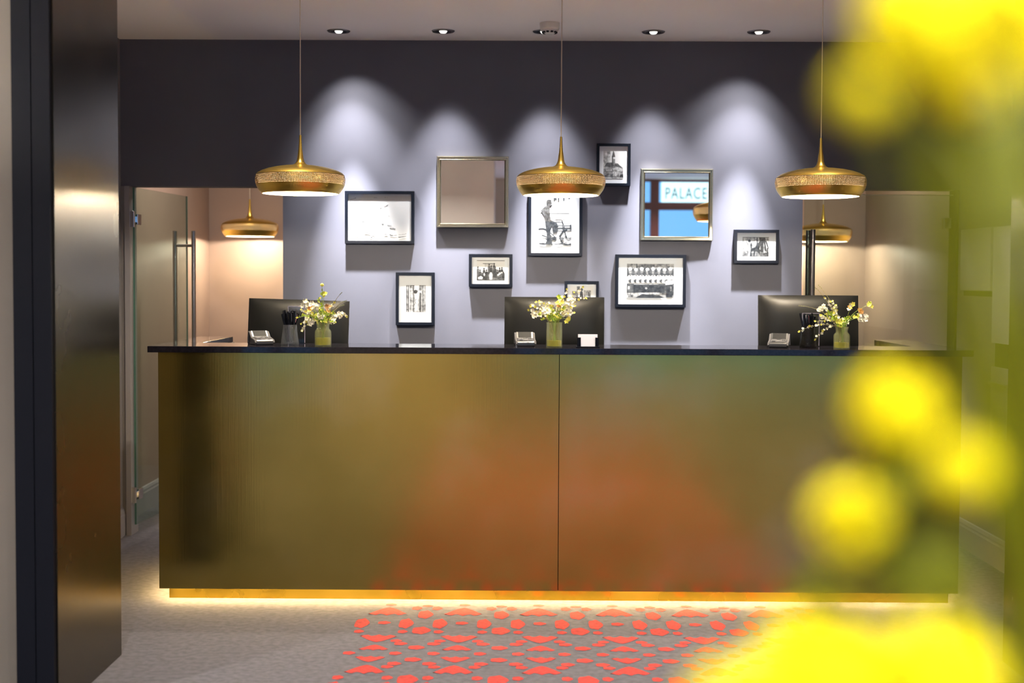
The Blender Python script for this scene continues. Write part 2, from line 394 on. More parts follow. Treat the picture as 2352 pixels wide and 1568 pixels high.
# ------------------------------------------------------------------ pendant lamps
OUT = [(.005, .268), (.0065, .235), (.0085, .205), (.0115, .184), (.0145, .160), (.019, .146), (.026, .137), (.040, .1305), (.075, .1275), (.114, .1215), (.150, .113), (.176, .104), (.193, .0946), (.201, .086)]
BAND = [(.2015, .084), (.2045, .072), (.2048, .0614), (.2025, .046), (.201, .041)]
LOW = [(.201, .041), (.198, .033), (.1935, .024), (.188, .0155), (.181, .0065), (.176, .001), (.174, 0)]
def pendant(name, label, loc, ztop, s=1, power=15, group=None):
    t = thing(name, label, 'pendant lamp', loc, group=group)
    b = MB().lathe(OUT, 72); b.lathe([(r - .002, z - .002) for r, z in OUT[5:]], 72, mi=1)
    b.build('shade', [M['gold'], M['gold_in']], t, smooth=True)
    MB().lathe(BAND, 96).build('perforated_band', M['perf'], t, smooth=True)
    b = MB().lathe(LOW, 72); b.lathe([(r - .002, z + .0005) for r, z in LOW], 72, mi=1)
    b.build('lower_rim', [M['gold'], M['gold_in']], t, smooth=True)
    MB().tube([(0, 0, .262), (0, 0, ztop - loc[2])], .0022, 8).build('cord', mat('pale_cord', (.55, .48, .38), .5), t)
    MB().lathe([(0, .03), (.012, .03), (.012, .0), (0, .0)], 24, (0, 0, ztop - loc[2] - .03)).build('ceiling_rose', M['gold'], t, smooth=True)
    MB().lathe([(.198, .088), (.194, .060), (.186, .036), (.172, .004)], 72).build('inner_reflector', M['diffuser'], t, smooth=True)
    bb = MB().ball((0, 0, .058), .026, 16); bb.build('bulb', M['bulb'], t, smooth=True)
    l = bpy.data.lights.new('pendant_light', 'POINT'); l.energy = power; l.color = (1, .85, .66); l.shadow_soft_size = .012
    o = bpy.data.objects.new('pendant_light', l); C.objects.link(o); o.parent = t; o.location = (0, 0, .022)
    return t
for px, py, lab in ((690, 445, 'left'), (1288, 449, 'middle'), (1884, 452, 'right')):
    p = P(px, py, .24)
    pendant('pendant_lamp', {'left': 'gold disc pendant lamp above the left end of the counter', 'middle': 'gold disc pendant lamp above the middle of the counter',
             'right': 'gold disc pendant lamp above the right part of the counter'}[lab], (p.x, .24, p.z), CEIL, group='gold pendants over the counter')
for px, py, lab in ((574, 543, 'smaller looking gold pendant lamp in the back room behind the left opening'), (1890, 555, 'gold pendant lamp in the back room seen behind the right glass door')):
    p = P(px, py, 3.62)
    pendant('pendant_lamp', lab, (p.x, 3.62, p.z), CEIL, power=10, group='gold pendants in the back room')

# ------------------------------------------------------------------ ceiling fittings
def spot(loc, target, power, ang, blend, col=(1, .95, .92), r=.02, name='ceiling_spot'):
    l = bpy.data.lights.new(name, 'SPOT'); l.energy = power; l.color = col; l.spot_size = math.radians(ang); l.spot_blend = blend; l.shadow_soft_size = r
    o = bpy.data.objects.new(name, l); C.objects.link(o); o.location = loc
    o.rotation_euler = (Vector(target) - Vector(loc)).to_track_quat('-Z', 'Y').to_euler()
    return o
M['lampface'] = emis('lamp_face', (1, .95, .88), .45)
def downlight(x, y, label, on=True):
    t = thing('recessed_downlight', label, 'ceiling light', (x, y, CEIL), group='ceiling downlights')
    MB().lathe([(.036, -.001), (.044, -.006), (.058, -.005), (.062, 0)], 40).build('trim_ring', M['white'] if not on else M['steel'], t, smooth=True)
    MB().lathe([(.043, -.005), (.030, .0), (.0, .0)], 32).build('reflector', M['steel_dark'], t, smooth=True)
    MB().lathe([(.0, -.014), (.014, -.012), (.020, -.006), (.022, 0)], 24).build('lamp', M['lampface'] if on else M['white'], t, smooth=True)
    return t
DL = [(778, 71, 57, 835, 245, 95), (1018, 71, 60, 1075, 330, 62), (1250, 72, 60, 1318, 340, 60), (1501, 73, 62, 1508, 330, 62), (1743, 73, 95, 1700, 245, 95)]
names = ['leftmost small recessed downlight in the row above the picture wall', 'second small recessed downlight from the left above the picture wall',
         'recessed downlight partly hidden behind the smoke detector', 'small recessed downlight right of the smoke detector', 'rightmost small recessed downlight in the row above the picture wall']
for (px, py, _, tx, ty, ang), nm in zip(DL, names):
    p = PZ(px, py, CEIL); downlight(p.x, p.y, nm)
    src = (p.x, p.y, CEIL - .03)
    if ang > 90: spot(src, (p.x + (.12 if px < 1000 else -.12), YW, 1.85), 13, 84, 1.0, (1, .94, .90))
    else: spot(src, (p.x + .05, YW, 1.4), 7, 62, 1.0, (1, .94, .92))
    off = .10 if px < 1000 else (-.10 if px > 1600 else .03)
    spot(src, (p.x + off, YW, 1.37), 46 if ang > 90 else 42, 64 if ang > 90 else 54, 1.0, (1, .95, .95))
    spot(src, (p.x + off, YW, .88), 380, 30, 1.0, (1, .96, .97))
p = PZ(1261, 67, CEIL)
sd = thing('smoke_detector', 'round white smoke detector on the ceiling in front of the middle downlight', 'smoke detector', (p.x, p.y - .16, CEIL))
MB().lathe([(0, -.030), (.050, -.030), (.052, 0)], 40).build('mounting_base', M['white'], sd, smooth=True)
MB().lathe([(0, -.058), (.018, -.058), (.026, -.052), (.046, -.038), (.050, -.030)], 40).build('sensor_head', M['white'], sd, smooth=True)
for k in range(10):
    a = 2 * PI * k / 10
    MB().box(.030, .040, -.006, .006, -.052, -.045).build('sensor_vent', M['blackgap'], sd, rot=(0, 0, a))

# ------------------------------------------------------------------ pictures and mirrors
YF = YW - .034
def frame_geo(w, h, fw, dep, prof=None):
    b = MB()
    def ring(x, z, y):
        return [(-x, y, -z), (x, y, -z), (x, y, z), (-x, y, z)]
    prof = prof or [(0, 0), (0, -dep), (fw, -dep), (fw, -dep + .012), (fw, 0)]
    rs = [ring(w / 2 - i, h / 2 - i, y) for i, y in prof]
    v = [q for r in rs for q in r]; f = []
    for j in range(len(rs) - 1):
        for k in range(4):
            k2 = (k + 1) % 4; f.append((j * 4 + k, j * 4 + k2, j * 4 + 4 + k2, j * 4 + 4 + k))
    return b.add(v, f)
def picture(x0, y0, x1, y1, label, print_box, draw, fw=.0165, dep=.032, land=True):
    a, c = P(x0, y0, YW - dep), P(x1, y1, YW - dep)
    # measure with the mean so that roll does not skew it
    w, h = abs(c.x - a.x), abs(a.z - c.z)
    t = thing('picture_frame', label, 'framed picture', ((a.x + c.x) / 2, YW - .001, (a.z + c.z) / 2), (0, 0, 0), 'framed prints on the grey wall')
    frame_geo(w, h, fw, dep).build('frame', M['frame'], t, bevel=.0008)
    MB().box(-w / 2 + fw, w / 2 - fw, -dep + .012, -dep + .014, -h / 2 + fw, h / 2 - fw).build('mat_board', M['mat'], t)
    MB().box(-w / 2 + fw, w / 2 - fw, -dep + .003, -dep + .0045, -h / 2 + fw, h / 2 - fw).build('glazing', M['glass'], t)
    bx0, by0, bx1, by1 = print_box       # print area in fractions of the frame, y down
    X = lambda u: -w / 2 + w * (bx0 + (bx1 - bx0) * u)
    Z = lambda v: h / 2 - h * (by0 + (by1 - by0) * v)
    b = MB(); lay = [0]
    def pg(tone, pts):
        lay[0] += 1; y = -dep + .0118 - lay[0] * .00003
        b.add([(X(min(max(u, 0), 1)), y, Z(min(max(v, 0), 1))) for u, v in pts], [tuple(range(len(pts)))], tone)
    draw(pg)
    b.build('print', [M['g%d' % i] for i in range(7)], t)
    return t
def rect(pg, t, x0, y0, x1, y1): pg(t, [(x0, y0), (x0, y1), (x1, y1), (x1, y0)])
def disk(pg, t, cx, cy, rx, ry, n=14): pg(t, [(cx + rx * math.cos(2 * PI * k / n), cy - ry * math.sin(2 * PI * k / n)) for k in range(n)][::-1])
def bar(pg, t, x0, y0, x1, y1, wd, asp=1):
    dx, dy = (x1 - x0), (y1 - y0) * asp; L = math.hypot(dx, dy) or 1; nx, ny = -dy / L * wd / 2, dx / L * wd / 2 / asp
    pg(t, [(x0 + nx, y0 + ny), (x0 - nx, y0 - ny), (x1 - nx, y1 - ny), (x1 + nx, y1 + ny)])
def arc(pg, t, cx, cy, rx, ry, wd, a0=0, a1=360, n=20, asp=1):
    p = [(cx + rx * math.cos(math.radians(a0 + (a1 - a0) * k / n)), cy - ry * math.sin(math.radians(a0 + (a1 - a0) * k / n))) for k in range(n + 1)]
    for q, r in zip(p, p[1:]): bar(pg, t, *q, *r, wd, asp)

def d_sketch(pg):
    rect(pg, 6, 0, 0, 1, 1); R = random.Random(3)
    for (x, y, l, a, t, wd) in [(.09, .29, .10, .1, 3, .012), (.05, .38, .03, 0, 5, .01), (.11, .39, .03, .3, 4, .012), (.25, .40, .14, .03, 5, .005), (.18, .58, .11, .02, 4, .008), (.03, .50, .06, 0, 5, .006),
            (.57, .24, .06, -.6, 5, .01), (.50, .27, .03, 0, 5, .012), (.53, .64, .03, 0, 3, .018), (.62, .66, .07, .25, 4, .010), (.66, .72, .09, .35, 3, .016), (.60, .46, .06, -.1, 5, .006),
            (.02, .10, .10, -.5, 5, .012), (.41, .04, .05, 0, 5, .008), (.58, .04, .05, 0, 5, .008), (.10, .89, .06, .5, 4, .014), (.26, .84, .09, .25, 4, .018), (.37, .87, .06, .3, 4, .014),
            (.34, .94, .04, .1, 4, .018), (.41, .94, .07, .2, 4, .010), (.57, .88, .05, -.2, 4, .02), (.66, .88, .05, .4, 3, .018), (.71, .90, .06, -.2, 5, .01), (.80, .88, .12, -.2, 4, .010), (.80, .93, .12, -.1, 4, .014)]:
        n = 4
        for k in range(n):
            u = x + l * k / n; v = y + l * a * k / n
            bar(pg, t, u, v + R.uniform(-.008, .008), u + l / n * 1.1, v + l * a / n + R.uniform(-.008, .008), wd, .72)
def d_tower(pg):
    rect(pg, 6, 0, 0, 1, 1); rect(pg, 5, 0, 0, .35, .6)
    pg(5, [(0, .55), (0, .95), (.98, .95), (.98, .60), (.62, .42), (.45, .42)])
    pg(2, [(.03, .57), (.18, .42), (.5, .41), (.5, .55)]); pg(2, [(.58, .45), (.72, .45), (.96, .62), (.8, .60), (.58, .54)])
    rect(pg, 5, .02, .56, .5, .9)
    for r in range(4):
        rect(pg, 3, .02, .555 + r * .085, .5, .575 + r * .085)
        for c in range(6): rect(pg, 2, .03 + c * .08, .575 + r * .085, .06 + c * .08, .635 + r * .085)
    for c in range(5): rect(pg, 4, .64 + c * .07, .68, .665 + c * .07, .74); rect(pg, 4, .64 + c * .07, .79, .665 + c * .07, .83)
    rect(pg, 2, .43, .2, .48, .55); rect(pg, 3, .48, .3, .58, .6); pg(2, [(.43, .2), (.58, .2), (.55, .08), (.505, 0), (.49, 0), (.46, .1)])
    disk(pg, 6, .535, .255, .035, .03); rect(pg, 1, .42, .19, .59, .21)
    R = random.Random(2)
    for k in range(13):
        x = .08 + k * .072; hgt = R.uniform(.05, .11); pg(1, [(x, .955), (x + .055, .955), (x + .045, .955 - hgt), (x + .01, .955 - hgt * .8)])
    rect(pg, 1, .84, .84, .99, .95); rect(pg, 5, .02, .955, .98, .99)
def d_cyclist(pg):
    A = 1.45; rect(pg, 6, 0, 0, 1, 1)
    rect(pg, 2, .0, .0, .24, .07); rect(pg, 3, .24, .01, .4, .05)
    for x, l in ((.47, .14), (.52, .12), (.60, .15), (.76, .13), (.92, .09)): rect(pg, 1, x - .022, 0, x + .03, l)
    rect(pg, 3, 0, .155, .6, .17); rect(pg, 5, 0, .225, .3, .235); rect(pg, 3, .35, .215, .52, .228); rect(pg, 2, 0, .365, .93, .378)
    pg(5, [(0, .93), (.2, .86), (1, .80), (1, 1), (0, 1)])
    # rear and front wheel, basket and bike frame
    arc(pg, 1, .10, .80, .24, .13, .035, 180, -90 + 360 - 180, 20, A); arc(pg, 1, .10, .80, .24, .13, .035, 0, 180, 16, A)
    arc(pg, 1, .88, .84, .22, .145, .04, 90, 300, 22, A); arc(pg, 2, .92, .78, .12, .08, .02, 0, 360, 16, A)
    for a in range(0, 180, 30):
        bar(pg, 4, .10 + .2 * math.cos(math.radians(a)), .80 - .11 * math.sin(math.radians(a)), .10 - .2 * math.cos(math.radians(a)), .80 + .11 * math.sin(math.radians(a)), .006, A)
    for k in range(2): rect(pg, 1, .56, .605 + k * .06, 1, .625 + k * .06)
    rect(pg, 2, .72, .60, .80, .70); rect(pg, 1, .95, .59, 1, .69)
    for q in [(.62, .83, .78, .68), (.30, .72, .40, .87), (.30, .72, .55, .86), (.10, .80, .36, .86), (.76, .60, .70, .50), (.70, .50, .50, .50), (.76, .66, .86, .85)]: bar(pg, 1, *q, .03, A)
    arc(pg, 2, .73, .48, .05, .03, .015, -60, 160, 8, A); disk(pg, 1, .46, .86, .07, .03); disk(pg, 2, .72, .87, .05, .03)
    # rider
    pg(1, [(.24, .19), (.24, .12), (.29, .095), (.38, .105), (.40, .18), (.37, .22), (.29, .22)])
    rect(pg, 2, .27, .18, .38, .22)
    pg(2, [(.06, .31), (.20, .23), (.33, .215), (.34, .34), (.37, .50), (.22, .55), (.17, .42), (.10, .35)])
    pg(1, [(.20, .53), (.38, .50), (.56, .56), (.60, .63), (.55, .74), (.44, .74), (.40, .60), (.36, .66), (.36, .78), (.40, .92), (.26, .94), (.25, .76)])
    rect(pg, 3, .29, .47, .33, .51); pg(1, [(.23, .93), (.42, .91), (.42, .955), (.22, .97)]); pg(1, [(0, .955), (.4, .96), (.4, .98), (.05, .985)]); pg(2, [(.45, .97), (.72, .955), (.9, .93), (.75, .98), (.5, .985)])
def d_street(pg):
    rect(pg, 6, 0, 0, 1, 1); rect(pg, 2, 0, 0, 1, .03); R = random.Random(5)
    pg(2, [(0, .55), (.2, .62), (.5, .6), (.62, .7), (1, .62), (1, 1), (0, 1)]); rect(pg, 3, .55, .75, 1, .97)
    rect(pg, 2, .22, .15, .66, .18)
    for k in range(6): rect(pg, 4, .3 + k * .06, .18, .32 + k * .06, .35)
    for x, y, hh, t in [(.04, .35, .65, 2), (.12, .5, .5, 1), (.26, .42, .5, 1), (.35, .5, .5, 1), (.44, .22, .75, 2), (.52, .3, .6, 1), (.62, .18, .5, 2), (.66, .35, .5, 1), (.74, .5, .25, 1), (.82, .4, .2, 1), (.9, .38, .2, 1), (.95, .6, .3, 1)]:
        disk(pg, t, x, y, .028, .05, 10); pg(t, [(x - .045, y + .09), (x, y + .04), (x + .045, y + .09), (x + .05, min(1, y + hh)), (x - .05, min(1, y + hh))])
    pg(6, [(.44, .75), (.48, .6), (.54, .6), (.57, .72), (.55, .97), (.46, .97)]); pg(6, [(.05, .85), (.15, .78), (.22, .85), (.2, .95), (.06, .95)]); pg(6, [(.72, .72), (.86, .6), (.86, .68), (.76, .78)])
    pg(6, [(.24, .7), (.27, .62), (.3, .72), (.27, .8)])
def d_curtain(pg):
    rect(pg, 5, 0, 0, 1, 1); rect(pg, 2, 0, 0, 1, .025)
    for x, wd, t in [(0, .03, 2), (.05, .03, 4), (.10, .04, 1), (.14, .03, 6), (.20, .03, 4), (.36, .035, 1), (.66, .03, 2), (.72, .04, 1), (.79, .03, 4), (.84, .03, 1), (.89, .02, 4), (.95, .02, 3)]: rect(pg, t, x, 0, x + wd, 1)
    pg(6, [(.42, 0), (.66, 0), (.64, .2), (.70, .22), (.62, .5), (.56, .95), (.46, .95), (.44, .3)])
    pg(1, [(.38, .20), (.48, .16), (.58, .2), (.62, .17), (.55, .30), (.45, .32), (.38, .28)]); pg(6, [(.58, .27), (.68, .19), (.78, .22), (.79, .30), (.68, .26), (.62, .32)])
    pg(1, [(.70, .25), (.74, .28), (.74, 1), (.70, 1)]); pg(1, [(.50, .50), (.52, .52), (.45, .60), (.51, .68), (.49, .70), (.43, .60)])
def d_staff(pg):
    rect(pg, 4, 0, 0, 1, 1); R = random.Random(8)
    rect(pg, 3, .25, .02, .6, .14); rect(pg, 5, .05, .05, .2, .15); rect(pg, 1, .2, 0, .22, .3); rect(pg, 2, 0, .14, 1, .36)
    pg(6, [(0, .38)] + [(k / 14, .34 + .05 * (k % 2)) for k in range(1, 14)] + [(1, .36), (1, .6), (0, .6)][::1])
    for k in range(8):
        x = .07 + k * .122; disk(pg, 6, x, .16 + R.uniform(-.02, .02), .040, .05); pg(4, [(x - .032, .19), (x + .032, .19), (x + .022, .29), (x - .022, .29)])
        rect(pg, 2, x - .025, .235, x + .025, .25); disk(pg, 6, x + .005, .42, .06, .1)
        pg(2, [(x - .01, .33), (x + .02, .33), (x + .03, .36), (x - .02, .36)])
    for k in range(9):
        x = .03 + k * .11; pg(2, [(x, .48), (x + .05, .45), (x + .09, .50), (x + .05, .56), (x + .01, .54)]); pg(6, [(x + .055, .50), (x + .09, .46), (x + .11, .55), (x + .07, .57)])
    rect(pg, 2, 0, .58, 1, .86); rect(pg, 1, .14, .62, .80, .84); rect(pg, 5, .15, .595, .68, .61); rect(pg, 6, .02, .66, .06, .75); disk(pg, 5, .41, .72, .025, .03)
    pg(6, [(.82, .5), (.97, .48), (.98, .6), (.82, .62)]); rect(pg, 1, .84, .62, .97, .98); rect(pg, 3, .92, .66, .96, .8)
    pg(5, [(0, .86), (.7, .84), (.7, .90), (.4, .90), (.15, 1), (0, 1)]); pg(1, [(.18, 1), (.32, .89), (.7, .93), (.8, 1)]); rect(pg, 2, .08, .92, .14, .99)
def d_small(pg):
    rect(pg, 6, 0, 0, 1, 1); rect(pg, 3, .3, .0, .42, .35); rect(pg, 4, .1, .3, .35, .7); pg(2, [(.45, .25), (.55, .35), (.6, .9), (.4, .9)]); disk(pg, 2, .5, .2, .06, .1); rect(pg, 4, .6, .25, .9, .7); rect(pg, 2, .78, .35, .84, .6)
def d_tree(pg):
    rect(pg, 5, 0, 0, 1, 1); pg(4, [(0, .5), (.25, .45), (.4, .6), (.4, 1), (0, 1)]); pg(3, [(0, .85), (1, .8), (1, 1), (0, 1)]); rect(pg, 2, 0, 0, 1, .03)
    rect(pg, 2, .53, 0, .58, .6); pg(2, [(.62, .0), (.86, 0), (.88, .2), (.8, .3), (.66, .22)])
    for q in [(.70, .2, .58, .62, .10), (.74, .22, .74, .8, .12), (.82, .2, .9, .75, .05), (.88, .2, 1.0, .6, .05), (.84, .2, .86, .7, .04), (.95, .55, .95, 1, .05), (.60, .3, .5, .6, .07)]: bar(pg, 1, *q, .75)
    disk(pg, 1, .26, .20, .05, .07); pg(6, [(.24, .38), (.30, .33), (.31, .6), (.28, 1), (.20, 1), (.25, .7)]); pg(1, [(.28, .36), (.35, .30), (.37, .42), (.33, .6), (.35, 1), (.29, 1), (.31, .6)]); pg(6, [(.255, .34), (.30, .32), (.29, .4), (.26, .42)])
    pg(1, [(.32, .65), (.45, .52), (.62, .58), (.72, .72), (.7, .95), (.62, .9), (.56, .74), (.48, .74), (.46, 1), (.42, 1), (.42, .72), (.34, .76)])
    for k in range(4): bar(pg, 5, .5 + k * .06, .75, .48 + k * .06, 1, .012, .75)
picture(792, 438, 951, 560, 'black framed wide white sheet of faint pencil scribbles, far left of the wall', (.045, .09, .955, .93), d_sketch)
picture(1371, 329, 1448, 427, 'black framed photo of a grand building with a clock tower, topmost picture', (.20, .17, .79, .83), d_tower, fw=.015)
picture(1214, 425, 1337, 588, 'black framed photo of a cyclist with a bicycle, below the middle pendant lamp', (.19, .13, .80, .85), d_cyclist)
picture(1077, 583, 1177, 659, 'small black framed photo of people in a street, below the left mirror', (.18, .19, .82, .80), d_street)
picture(909, 625, 998, 747, 'black framed upright photo of curtain stripes and a pale figure, lowest left', (.265, .245, .77, .75), d_curtain)
picture(1414, 584, 1575, 706, 'black framed photo of a group of staff in white, below the right mirror', (.165, .175, .83, .82), d_staff)
picture(1297, 645, 1375, 707, 'small black framed picture half hidden behind the middle monitor', (.16, .2, .84, .8), d_small, fw=.015)
picture(1687, 527, 1789, 605, 'small black framed photo of a person beside a big tree, far right of the wall', (.19, .22, .78, .79), d_tree)
def wall_mirror(x0, y0, x1, y1, label, yaw):
    a, c = P(x0, y0, YW - .03), P(x1, y1, YW - .03); w, h = abs(c.x - a.x), abs(a.z - c.z)
    t = thing('wall_mirror', label, 'mirror', ((a.x + c.x) / 2, YW - .004, (a.z + c.z) / 2), (0, 0, yaw), 'square gold mirrors')
    fr = frame_geo(w, h, .022, .026, [(0, 0), (0, -.020), (.004, -.026), (.009, -.026), (.011, -.022), (.016, -.022), (.020, -.026), (.024, -.020), (.024, -.008)])
    fr.build('frame', M['goldframe'], t)
    MB().box(-w / 2 + .022, w / 2 - .022, -.016, -.008, -h / 2 + .022, h / 2 - .022).build('mirror_glass', M['mirror'], t)
wall_mirror(1003, 358, 1168, 523, 'square gold framed mirror reflecting a plain brown wall, left of the middle pendant', 0)
wall_mirror(1472, 387, 1637, 553, 'square gold framed mirror reflecting blue windows and a PALACE sign', math.radians(1.0))

# ------------------------------------------------------------------ glass doors
def hinge(parent, loc, rot=0):
    MB().box(-.034, -.018, -.016, .016, -.045, .045).box(-.020, .012, -.010, .010, -.018, .018).box(.008, .060, -.020, .020, -.030, .030).build('hinge', M['chrome'], parent, loc=loc, rot=(0, 0, rot), bevel=.002)
def pull(parent, x, z0, z1, tint):
    for s in (-1, 1):
        MB().tube([(x, s * .06, z0), (x, s * .06, z1)], .0135, 20).build('handle_bar', tint, parent, smooth=True)
    for z in (z0 + .09 if z0 > 0 else z0, z1 - .09):
        MB().tube([(x, -.06, z), (x, .06, z)], .009, 12).build('handle_mount', tint, parent, smooth=True)
hx = P(309, 800, YW + .03).x; dtop = P(309, 430, YW + .03).z; dbot = .055
d1 = MB().box(0, .80, -.005, .005, dbot, dtop).build('door_1', M['doorglass']); d1['kind'] = 'structure'; d1.location = (hx, YW + .03, 0); d1.rotation_euler = (0, 0, math.radians(83.5))
MB().box(.0, .0022, -.0052, .0052, dbot, dtop).box(.7985, .8005, -.0052, .0052, dbot, dtop).build('polished_edge', M['doorglass_edge'], d1)
zt = P(309, 503, YW).z; zb = P(312, 1137, YW).z
hinge(d1, (.0, 0, zt)); hinge(d1, (.0, 0, zb))
h0, h1 = P(418, 800, 2.27).z - .4, P(418, 530, 2.27).z
pull(d1, .755, h0, h1, M['steel'])
rx0, rx1 = P(1846, 700, YW + .04).x, P(2190, 700, YW + .04).x
d2 = MB().box(0, rx1 - rx0, -.005, .005, dbot, dtop - .02).build('door_2', M['doorglass']); d2['kind'] = 'structure'; d2.location = (rx0, YW + .06, 0)
MB().box(rx1 - rx0 - .006, rx1 - rx0, -.0052, .0052, dbot, dtop - .02).box(0, rx1 - rx0, -.0052, .0052, dtop - .023, dtop - .02).build('polished_edge', mat('pale_glass_edge', (.55, .60, .52), .2), d2)
hz1 = P(1861, 527, YW).z
pull(d2, P(1861, 600, YW + .06).x - rx0, .55, hz1, M['steel_dark'])
hinge(d2, (rx1 - rx0 - .0, 0, zt), PI); hinge(d2, (rx1 - rx0 - .0, 0, zb), PI)

# ------------------------------------------------------------------ fittings on the right side wall
M['cab'] = mat('pale_cabinet_lacquer', (.42, .42, .40), .35)
def at_x(px, py, X):
    d = ray(px, py); return CAM + d * ((X - CAM.x) / d.x)
q0, q1 = at_x(2207, 528, XR - .03), at_x(2274, 668, XR - .03)
nb = thing('notice_panel', 'pale blank panel mounted on the right side wall beside the glass door', 'wall panel', (XR, 0, 0))
MB().box(-.03, 0, q1.y, q0.y, q1.z, q0.z).build('panel_face', M['cab'], nb, bevel=.002)
MB().box(-.006, 0, q1.y - .01, q0.y + .01, q1.z - .03, q1.z - .004).build('shadow_ledge', M['black'], nb)  # black strip painting the shadow under the panel
y0, y1 = at_x(2334, 900, XR - .06).y - .5, at_x(2279, 900, XR - .06).y
z = lambda py: at_x(2300, py, XR - .06).z
cb = thing('wall_cabinet', 'pale wall hung cabinet with a drawer on the right side wall', 'cabinet', (XR, 0, 0))
MB().box(-.05, 0, y0, y1, z(1034), z(520)).build('carcass', M['black'], cb)  # black body; its lowest strip stands for the shadow under the drawer
MB().box(-.07, -.05, y0, y1, z(789), z(520)).build('door', M['cab'], cb, bevel=.002)
dr = MB().box(-.07, -.05, y0, y1, z(1010), z(845)).build('drawer', M['cab'], cb, bevel=.002)
hzz = z(881); MB().tube([(-.10, y1 - .06, hzz), (-.10, y1 - .3, hzz)], .008, 10).tube([(-.07, y1 - .08, hzz), (-.10, y1 - .08, hzz)], .005, 8).tube([(-.07, y1 - .28, hzz), (-.10, y1 - .28, hzz)], .005, 8).build('handle', M['steel'], dr, smooth=True)

# ------------------------------------------------------------------ monitors (seen from behind)
M['monback'] = mat('dark_glossy_monitor_back', (.008, .0085, .008), .42, .0, spec=.32)
def monitor(x0, x1, yt, label, yaw=0, tilt=-4, roll=0):
    yy = .62; a, c = P(x0, yt, yy), P(x1, yt, yy); w = c.x - a.x; zt = (a.z + c.z) / 2; h = w * .60
    t = thing('computer_monitor', label, 'monitor', ((a.x + c.x) / 2, yy, .75), (0, 0, yaw), 'monitors behind the counter')
    zc = zt - .75 - h / 2; b = MB(); n, m = 24, 14; vs, fs = [], []
    for j in range(m + 1):
        for i in range(n + 1):
            u, v = -1 + 2 * i / n, -1 + 2 * j / m
            u = math.copysign(abs(u) ** .75, u); v = math.copysign(abs(v) ** .75, v)
            bul = .042 * (max(0, 1 - u ** 4) * max(0, 1 - abs(v) ** 3)) ** .8
            vs.append((u * w / 2, -.006 - bul, v * h / 2))
    for j in range(m):
        for i in range(n):
            q = j * (n + 1) + i; fs.append((q, q + 1, q + n + 2, q + n + 1))
    hd = MB().add(vs, fs).build('housing', M['monback'], t, smooth=True, loc=(0, 0, zc), rot=(math.radians(tilt), roll, 0))
    MB().box(-w / 2, w / 2, -.0058, .004, -h / 2, h / 2).build('bezel', M['steel'], hd, bevel=.001)
    MB().box(-w / 2 + .01, w / 2 - .01, .004, .005, -h / 2 + .01, h / 2 - .01).build('screen', M['blackgap'], hd)
    MB().box(-.035, .035, .012, .03, .008, zc).build('stand_neck', M['steel'], t, bevel=.003)
    MB().box(-.10, .10, -.07, .11, 0, .008).build('stand_base', M['steel'], t, bevel=.003)
monitor(570, 801, 688, 'dark monitor seen from behind at the left end of the counter', 0, -4, math.radians(1.5))
monitor(1159, 1388, 682, 'dark monitor seen from behind in the middle of the counter', math.radians(-1.2))
monitor(1741, 1973, 678, 'dark monitor seen from behind at the right part of the counter', math.radians(2))

# ------------------------------------------------------------------ things on the counter
M['tgrey'] = mat('terminal_grey', (.05, .05, .052), .3); M['tlight'] = mat('terminal_silver', (.11, .105, .105), .35)
M['keycap'] = mat('key_cap', (.34, .33, .32), .5)
M['screen'] = mat('terminal_screen', (.018, .018, .018), .6, spec=.1)
def terminal(px, label, rz):
    p = P(px, 793, .16)
    t = thing('card_terminal', label, 'card terminal', (p.x, .16, TOPZ), (0, 0, rz), 'card payment terminals')
    w = .040
    prof = [(-.060, .004), (-.060, .018), (-.052, .024), (.010, .034), (.040, .062), (.056, .060), (.062, .030), (.060, 0), (-.055, 0)]
    n = len(prof); v = [(x, y, z_) for x in (-w, w) for y, z_ in prof]
    MB().add(v, [tuple(range(n))[::-1], tuple(range(n, 2 * n))] + [(k, (k + 1) % n, n + (k + 1) % n, n + k) for k in range(n)]).build('body', M['tgrey'], t, bevel=.003)
    for s in (-1, 1):
        pts = [(s * (w + .002), y, z_) for y, z_ in [(-.058, .010), (-.052, .020), (.008, .031), (.036, .055), (.052, .056), (.060, .03), (.06, .008)]]
        MB().tube(pts, .0045, 8).build('side_grip', M['tlight'], t, smooth=True)
    kp = MB().add([(-.033, -.052, .0262), (.033, -.052, .0262), (.033, .006, .0354), (-.033, .006, .0354)], [(0, 1, 2, 3)]).build('keypad', M['tlight'], t)
    for r in range(4):
        for c in range(3):
            y = -.046 + r * .0135; zz = .0262 + (y + .052) / .058 * .0092 + .0005; x = -.021 + c * .021
            MB().box(x - .0075, x + .0075, y, y + .009, zz, zz + .0022).build('key', M['keycap'] if (r + c) % 4 else M['tgrey'], kp)
    MB().add([(-.030, .0125, .0372), (.030, .0125, .0372), (.030, .0385, .0617), (-.030, .0385, .0617)], [(0, 1, 2, 3)]).build('display', M['screen'], t)
    MB().tube([(0, .06, .012), (.01, .10, .004), (.03, .135, .004)], .003, 6).build('cable', M['black'], t, smooth=True)
terminal(600, 'grey card payment terminal turned sideways beside the left glass of pens', math.radians(28))
terminal(1206, 'grey card payment terminal left of the middle flower vase', math.radians(4))
terminal(1789, 'grey card payment terminal beside the right glass of pens', math.radians(-16))
M['cupglass'] = glass('clear_tumbler_glass', (.88, .90, .90), .02, .3, 1.9, body=(.5, .52, .52))
